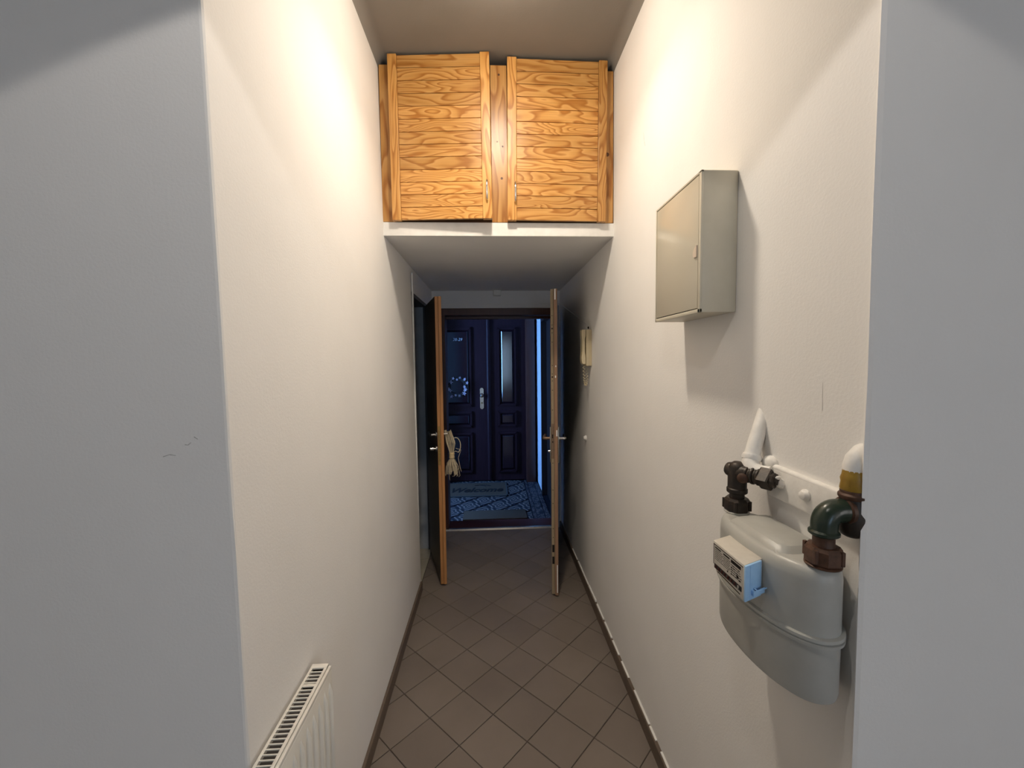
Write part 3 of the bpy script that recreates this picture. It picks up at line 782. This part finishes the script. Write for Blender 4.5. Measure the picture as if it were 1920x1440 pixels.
# ------------------------------------------------------------------ gas meter on the right wall
GX, GY, GA, GB = .553, .765, .142, .066
GAS = Matrix.Translation((0, 0, -.0585)) @ Matrix.Scale(1.037, 4)
gm = thing('gas_meter', 'grey gas meter with a label box hanging on the right wall', 'gas meter', (GX, GY, 1.0))
def ring(z, k=0.0, n=56, e=2.15):
    out = []
    for i in range(n):
        a = 2*PI*i/n; c, s = math.cos(a), math.sin(a)
        out.append((min(GX + (GB-k)*math.copysign(abs(c)**(2/e), c), .612), GY + (GA-k)*math.copysign(abs(s)**(2/e), s), z))
    return out
t = BM(); loft(t, [ring(.992, .016), ring(.9935, .009), ring(.998, .003), ring(1.006, .001), ring(1.106, 0)]); obj('lower_shell', t, 'meter_grey', gm, True)
t = BM(); loft(t, [ring(1.106, 0), ring(1.205, .0), ring(1.217, .0015), ring(1.225, .006), ring(1.229, .013), ring(1.230, .020)]); obj('upper_shell', t, 'meter_grey', gm, True)
t = BM(); loft(t, [ring(1.098, -.001), ring(1.099, -.006), ring(1.104, -.0065), ring(1.1055, -.003), ring(1.107, -.003), ring(1.1085, -.0065), ring(1.1135, -.006), ring(1.115, -.001)]); obj('seam_flange', t, 'meter_grey', gm, True, label='double lipped seam around the middle')
t = BM()
def pl_ring(z, ky, kx): return [(GX-.048+kx, GY-.075+ky, z), (GX-.048+kx, GY+.075-ky, z), (GX-.030+kx, GY+.085-ky, z), (GX+.050-kx, GY+.085-ky, z), (GX+.050-kx, GY-.085+ky, z), (GX-.030+kx, GY-.085+ky, z)]
loft(t, [pl_ring(1.222, -.006, -.004), pl_ring(1.238, .010, .008), pl_ring(1.242, .016, .014)])
bmesh.ops.bevel(t, geom=[e for e in t.edges], offset=.003, segments=2, affect='EDGES'); obj('top_hump', t, 'meter_grey', gm, True)
# index box: cream body with a blue end, printed label and counter strip
BX0, BX1, BY0, BY1, BZ0, BZ1 = .4435, .492, .684, .788, 1.146, 1.212
ib = BM(); box(ib, BX0, BX1, BY0+.001, BY1, BZ0, BZ1, .0025)
bmesh.ops.translate(ib, verts=[v for v in ib.verts if v.co.z < BZ0+.01 and v.co.y > BY1-.01], vec=(0, -.012, .006))
def skew(bm):
    for v in bm.verts: v.co.y += (v.co.x-BX0)*.45
    return bm
skew(ib)
ibx = obj('index_box', ib, 'meter_plastic', gm, True)
t = BM(); box(t, BX0, BX1-.006, BY0-.003, BY0+.002, BZ0, BZ1-.001, .001); box(t, BX0+.012, BX0+.0125, BY0-.0035, BY0, BZ0, BZ1-.002); skew(t); obj('end_cap', t, 'blue_plastic', ibx, True, label='pale blue plastic end of the label box')
t = BM(); tube(t, [(BX0+.022, BY0-.004, 1.166), (BX0+.026, BY0-.008, 1.163), (BX0+.034, BY0-.010, 1.162), (BX0+.050, BY0-.010, 1.162)], .0012, 6)
box(t, BX0+.019, BX0+.046, BY0-.0095, BY0-.008, 1.154, 1.164, .0006); box(t, BX0+.017, BX0+.021, BY0-.009, BY0-.001, 1.154, 1.164, .0006); skew(t); obj('seal_tab', t, 'blue_plastic', ibx, True)
t = BM(); box(t, BX0-.0004, BX0+.001, BY0+.006, BY1-.005, BZ0+.021, BZ1-.006); obj('label_plate', t, 'label', ibx)
t = BM()
for a in ((BY0+.0045, BY1-.0035, BZ1-.006, BZ1-.0048), (BY1-.005, BY1-.0035, BZ0+.020, BZ1-.0048)): box(t, BX0-.0006, BX0+.001, *a)
obj('label_border', t, 'ink', ibx)
t = BM(); box(t, BX0-.0010, BX0+.001, BY0+.0075, BY1-.0075, BZ0+.013, BZ0+.0225, .0004); cw = obj('counter_window', t, 'counter', ibx)
t = BM()
lr = random.Random(5)
yL = BY1-.0075
def tl(y, z, w, h=.0011): box(t, BX0-.0007, BX0, yL-y-w, yL-y, z-h, z)
ztop = BZ1-.008
tl(.002, ztop-.001, .020, .0022)
for k in range(6):
    x = .002
    while x < .026:
        w = lr.uniform(.002, .006); tl(x, ztop-.006-k*.0037, w, .0009); x += w+.0012
tl(.031, ztop-.001, .020, .0028)
for k in range(6):
    x = .031
    while x < .050:
        w = lr.uniform(.002, .006); tl(x, ztop-.007-k*.0035, w, .0009); x += w+.0012
tl(.056, ztop-.0005, .030, .0060)
for k in range(5):
    x = .056
    while x < .084:
        w = lr.uniform(.002, .008); tl(x, ztop-.010-k*.0042, w, lr.choice([.0011, .0016, .0024])); x += w+.0015
tl(.074, ztop-.021, .005, .005); tl(.044, ztop-.028, .003, .003)
obj('label_print', t, 'ink', ibx, kind='stuff')
for k, ch in enumerate('00000000'):
    t = text_bm(ch, .0088)
    t.transform(Matrix.Translation((BX0-.0016, yL-.007-k*.0105, BZ0+.0176)) @ Matrix(((0, 0, -1, 0), (-1, 0, 0, 0), (0, 1, 0, 0), (0, 0, 0, 1))))
    obj('counter_digit', t, 'digit' if k == 7 else 'digit_red', ibx)
t = BM(); prism(t, [(BY0+.012, BZ0+.006), (BY1-.020, BZ0+.010), (BY1-.020, BZ0+.0112), (BY0+.012, BZ0+.0072)], 'x', BX0-.0008, BX0+.001); obj('slot', t, 'ink', ibx)
PLY, PRY = .887, .644
def hexnut(bm, p, r, h, n=8):
    rot = .35
    P_ = Vector(p)
    for z0, z1, k in ((0, h, 1),):
        rr = [[(P_.x + r*q*math.cos(rot+2*PI*i/n), P_.y + r*q*math.sin(rot+2*PI*i/n), P_.z+z) for i in range(n)] for z, q in ((0, .9), (h*.12, 1), (h*.82, 1), (h, .86))]
        s = BM(); loft(s, rr); join(bm, s)

# left gas pipe: white pipe out of the wall, black tee with plug, elbow down to the meter
lp = thing('gas_pipe', 'left gas pipe, white then blackened iron elbow and nut down to the meter', 'pipe', (GX, PLY, 1.232))
t = BM(); lathe(t, (GX, PLY, 1.2302), (0, 0, 1), [(0, .026), (.002, .0265), (.0035, .024)], 24); obj('seal_ring', t, 'meter_grey', lp, True)
t = BM(); hexnut(t, (GX, PLY, 1.233), .0262, .030, 8)
for k in range(4): box(t, GX+.026*math.cos(.9+k*PI/2)-.003, GX+.026*math.cos(.9+k*PI/2)+.003, PLY+.026*math.sin(.9+k*PI/2)-.003, PLY+.026*math.sin(.9+k*PI/2)+.003, 1.236, 1.258, .001)
obj('union_nut', t, 'black_iron', lp)
t = BM(); lathe(t, (GX, PLY, 1.258), (0, 0, 1), [(0, .0155), (.02, .0155)], 18); obj('nipple', t, 'black_iron', lp, True)
ZT = 1.326
t = BM(); lathe(t, (GX, PLY, 1.274), (0, 0, 1), [(0, .0195), (.002, .0215), (.010, .0215), (.012, .0195), (.040, .0195), (.058, .0185), (.066, .0150), (.071, .008)], 18)
RD = Vector((.457, -.889, 0)); E0 = Vector((GX, PLY, ZT-.005))
def on(s_, dz=0): return E0 + RD*s_ + Vector((0, 0, dz))
tube(t, [on(.002), on(.02), on(.026)], [.0185, .0185, .0175], 16)
tube(t, [on(-.002), on(-.018, .004), on(-.024, .005)], [.0175, .0165, .0135], 14)
obj('elbow', t, 'black_iron', lp, True)
t = BM()
for k, r in enumerate((.0185, .0165, .0190, .0165, .0185)): lathe(t, on(.021+k*.0062), RD, [(0, r*.93), (.0016, r), (.0046, r), (.0062, r*.93)], 16)
obj('threaded_union', t, 'black_iron', lp, True)
t = BM(); lathe(t, on(.022, -.006)+Vector((-.014, -.006, 0)), (-.6, -.8, 0), [(0, .011), (.005, .011), (.008, .008), (.009, .001)], 14); obj('side_plug', t, 'rust_iron', lp, True)
t = BM(); lathe(t, on(.050), RD, [(0, .0215), (.003, .0235), (.022, .0235), (.025, .0215)], 4); 
obj('tee_block', t, 'black_iron', lp)
t = BM(); lathe(t, on(.0745, .0), RD, [(0, .0165), (.006, .0165), (.008, .0135), (.0085, .009), (.012, .008), (.014, .001)], 8); obj('square_plug', t, 'black_iron', lp)
t = BM(); ball(t, on(.087, .008), .005, 2, (1.4, .6, .8)); ball(t, on(.089, -.002)+Vector((.002, 0, 0)), .0042, 2, (1, .6, 1.3)); obj('paint_drop', t, 'pipe_white', lp, True)
GAS_KEEP, GAS = GAS, None
t = BM()
tube(t, [(XR+.014, .944, 1.458), (XR-.002, .932, 1.424), (XR-.020, .922, 1.385), (XR-.034, .915, 1.350)], [.0125, .0150, .0160, .0170], 16)
tube(t, [(XR-.032, .916, 1.354), (XR-.034, .915, 1.347), (XR-.036, .914, 1.341)], [.0195, .0215, .0200], 16)
tube(t, [(XR-.035, .915, 1.346), (XR-.040, .911, 1.334), (XR-.041, .903, 1.324), (XR-.038, .893, 1.319), (XR-.030, .880, 1.318), (XR-.020, .866, 1.321)], [.0170, .0195, .0195, .019, .018, .016], 16)
obj('painted_pipe', t, 'pipe_white', lp, True, label='thickly white-painted upper pipe and elbow')
GAS = GAS_KEEP

# right gas pipe: nut, nipple, green elbow, tee in the corner, yellow tape and white cap
rp = thing('gas_pipe', 'right gas pipe with green elbow and rusty nut in the wall corner', 'pipe', (GX, PRY, 1.232))
t = BM(); lathe(t, (GX, PRY, 1.2302), (0, 0, 1), [(0, .0265), (.002, .027), (.0035, .025)], 24); obj('seal_ring', t, 'rust_iron', rp, True)
t = BM(); hexnut(t, (GX, PRY, 1.233), .0272, .031, 8)
for k in range(4): box(t, GX+.027*math.cos(.5+k*PI/2)-.003, GX+.027*math.cos(.5+k*PI/2)+.003, PRY+.027*math.sin(.5+k*PI/2)-.003, PRY+.027*math.sin(.5+k*PI/2)+.003, 1.238, 1.262, .001)
obj('union_nut', t, 'rust_iron', rp)
t = BM(); lathe(t, (GX, PRY, 1.260), (0, 0, 1), [(0, .0175), (.006, .016), (.020, .016), (.026, .0175), (.03, .0175)], 20); obj('nipple', t, 'rust_iron', rp, True)
t = BM()
pts = [(GX, PRY, 1.286), (GX, PRY, 1.300)] + [tuple(p) for p in arc((GX+.022, PRY, 1.300), .022, PI, PI/2, (1, 0, 0), (0, 0, 1), 8)][1:] + [(GX+.036, PRY, 1.322)]
tube(t, pts, .0195, 18)
lathe(t, (GX, PRY, 1.281), (0, 0, 1), [(0, .019), (.003, .0225), (.007, .0225), (.010, .0195)], 20)
obj('elbow', t, 'green_iron', rp, True)
t = BM(); lathe(t, (GX+.031, PRY, 1.322), (1, 0, 0), [(0, .0195), (.002, .0225), (.008, .0225), (.010, .0195), (.025, .019)], 20); obj('elbow_collar', t, 'rust_iron', rp, True)
TX = .603
t = BM(); lathe(t, (TX, PRY, 1.277), (0, 0, 1), [(0, .010), (.004, .017), (.012, .021), (.035, .0225), (.055, .0205), (.066, .020)], 20); obj('valve_body', t, 'black_iron', rp, True)
t = BM(); lathe(t, (TX, PRY, 1.342), (0, 0, 1), [(0, .020), (.003, .022), (.007, .022), (.010, .0195), (.014, .0195), (.016, .0175)], 20); obj('valve_neck', t, 'rust_iron', rp, True)
t = BM(); lathe(t, (TX, PRY, 1.356), (0, 0, 1), [(0, .0185), (.003, .0200), (.014, .0185), (.020, .0195), (.026, .0175), (.034, .0165)], 20); obj('yellow_sleeve', t, 'yellow_tape', rp, True, label='yellow sleeve around the pipe')
t = BM(); tube(t, [(TX, PRY, 1.386), (TX, PRY, 1.396), (TX+.003, PRY, 1.408), (TX+.012, PRY, 1.418), (TX+.028, PRY, 1.424), (XR+.015, PRY+.03, 1.425)], [.0165, .0168, .0165, .016, .0155, .0155], 16); obj('painted_pipe', t, 'pipe_white', rp, True, label='white-painted upper bend')

GAS = None
# white painted bracket between the pipes
mb = thing('wall_bracket', 'white-painted bracket plate with bolts on the wall behind the gas meter', 'bracket', (XR, .79, 1.29))
t = BM(); box(t, XR-.013, XR+.004, .664, .893, 1.266, 1.335, .006); obj('plate', t, 'pipe_white', mb, True)
t = BM(); tube(t, [(XR-.005, .672, 1.329), (XR-.005, .78, 1.331), (XR-.005, .885, 1.333)], .0075, 10); ball(t, (XR-.004, .893, 1.338), .020, 2, (.8, 1.1, .9)); obj('paint_lump', t, 'pipe_white', mb, True)
for y_, z_ in ((.845, 1.306), (.774, 1.303)):
    t = BM(); lathe(t, (XR-.010, y_, z_), (-1, 0, 0), [(0, .0125), (.006, .0125), (.008, .010), (.013, .0085), (.015, .004)], 8 if y_ > .8 else 12); obj('bolt', t, 'pipe_white', mb, y_ < .8)

# ------------------------------------------------------------------ radiator on the left wall
RZ, RX0, RX1, RY0, RY1 = .752, -.5005, -.447, .803, 1.108
rd = thing('radiator', 'white panel radiator with slotted top grille low on the left wall', 'radiator', (-.47, .97, .15))
t = BM(); box(t, RX1-.014, RX1, RY0, RY1-.004, .16, RZ-.010, .004); obj('front_panel', t, 'radiator', rd, True)
k = 0; y = RY0+.013
while y < RY1-.012:
    t = BM(); lathe(t, (RX1-.003, y, .175), (0, 0, 1), [(0, .001), (.012, .0105), (.515, .0105), (.55, .001)], 8); obj('rib', t, 'radiator', rd, True); y += .0335
t = BM(); box(t, RX0, RX0+.006, RY0, RY1-.002, .16, RZ-.004, .001); obj('back_panel', t, 'radiator', rd, True)
t = BM(); box(t, RX0, RX1-.014, RY1-.006, RY1-.001, .16, RZ-.006, .001); obj('side_cover', t, 'radiator', rd, True)
t = BM(); box(t, RX0, RX0+.0065, RY0, RY1, RZ-.006, RZ, .001); box(t, RX1-.0165, RX1-.0095, RY0, RY1, RZ-.006, RZ, .001); box(t, RX0, RX1-.0095, RY1-.016, RY1, RZ-.005, RZ+.0005, .001); obj('grille_frame', t, 'radiator', rd, True)
t = BM(); box(t, RX1-.0085, RX1-.001, RY0, RY1-.004, RZ-.013, RZ-.003, .0012); obj('front_rail', t, 'radiator', rd, True)
t = BM(); box(t, RX0+.0062, RX1-.0145, RY0+.002, RY1-.008, RZ-.05, RZ-.010); obj('slot_shade', t, 'dark_inside', rd)  # near-black block close under the slats, its colour gives the slots their shade
y = RY1-.018-.0085; k = 0
while y > RY0:
    t = BM(); box(t, RX0+.005, RX1-.015, y-.0030, y, RZ-.004, RZ-.0006, .0007); obj('slat', t, 'radiator', rd); y -= .0122; k += 1
    if k == 4:
        t = BM(); box(t, RX0+.006, RX1-.015, y+.0008, y+.0094, RZ-.008, RZ-.0035, .001); ball(t, (-.481, y+.0045, RZ-.004), .0075, 2, (1, .6, .4)); obj('clip', t, 'radiator', rd, True)

# ------------------------------------------------------------------ lamps (just out of view) and small marks
lm = thing('ceiling_lamp', 'round opal lamp on the corridor ceiling', 'lamp', (BULB_POS[0], BULB_POS[1], ZC))
t = BM(); lathe(t, (BULB_POS[0], BULB_POS[1], ZC), (0, 0, -1), [(0, .105), (.022, .105), (.028, .098), (.028, .09)], 32); obj('lamp_body', t, 'white', lm, True)
t = BM(); lathe(t, (BULB_POS[0], BULB_POS[1], ZC), (0, 0, -1), [(.026, .088), (.045, .087), (.065, .080), (.078, .068), (.085, .04), (.085, .001)], 32); obj('diffuser', t, 'bulb', lm, True)
dl = thing('pendant_lamp', 'dark conical pendant lamp hanging over the camera, out of view', 'lamp', (-.10, .20, ZC))
t = BM(); lathe(t, (-.10, .20, ZC), (0, 0, -1), [(0, .05), (.02, .045), (.025, .006)], 20); tube(t, [(-.10, .20, ZC-.02), (-.10, .20, 2.80)], .004, 8); obj('cord', t, 'white', dl, True)
t = BM(); lathe(t, (-.10, .20, 2.80), (0, 0, -1), [(0, .012), (.02, .03), (.05, .05), (.098, .075), (.10, .166), (.101, .166), (.096, .07), (.05, .047)], 28)
obj('shade', t, 'counter', dl, True)

def crack(parent, pts, w, nrm):
    """hairline crack: a thin dark groove strip lying in the plaster"""
    t = BM(); n = Vector(nrm)*.0004
    ps = [Vector(p) for p in pts]
    for a, b_ in zip(ps, ps[1:]):
        sd = (b_-a).cross(Vector(nrm)).normalized()*w
        vs = [t.verts.new(q) for q in (a-sd+n, a+sd+n, b_+sd*.6+n, b_-sd*.6+n)]
        t.faces.new(vs)
    obj('plaster_crack', t, 'crack', parent)
M['crack'] = new_mat('crack_shadow', (.50, .48, .46), .9)[0]
crack(wnl, [(-.640, .825, 1.399), (-.628, .825, 1.403), (-.616, .825, 1.401)], .0009, (0, -1, 0))
crack(wnl, [(-.598, .825, 1.422), (-.592, .825, 1.421), (-.586, .825, 1.426)], .0009, (0, -1, 0))
crack(wnl, [(-.580, .825, 1.437), (-.573, .825, 1.432)], .001, (0, -1, 0))
crack(wall_right, [(XR, 1.688, 2.44), (XR, 1.70, 2.47), (XR, 1.705, 2.50)], .0012, (-1, 0, 0))
crack(wall_right, [(XR, .756, 1.475), (XR, .757, 1.50), (XR, .757, 1.53)], .0005, (-1, 0, 0))
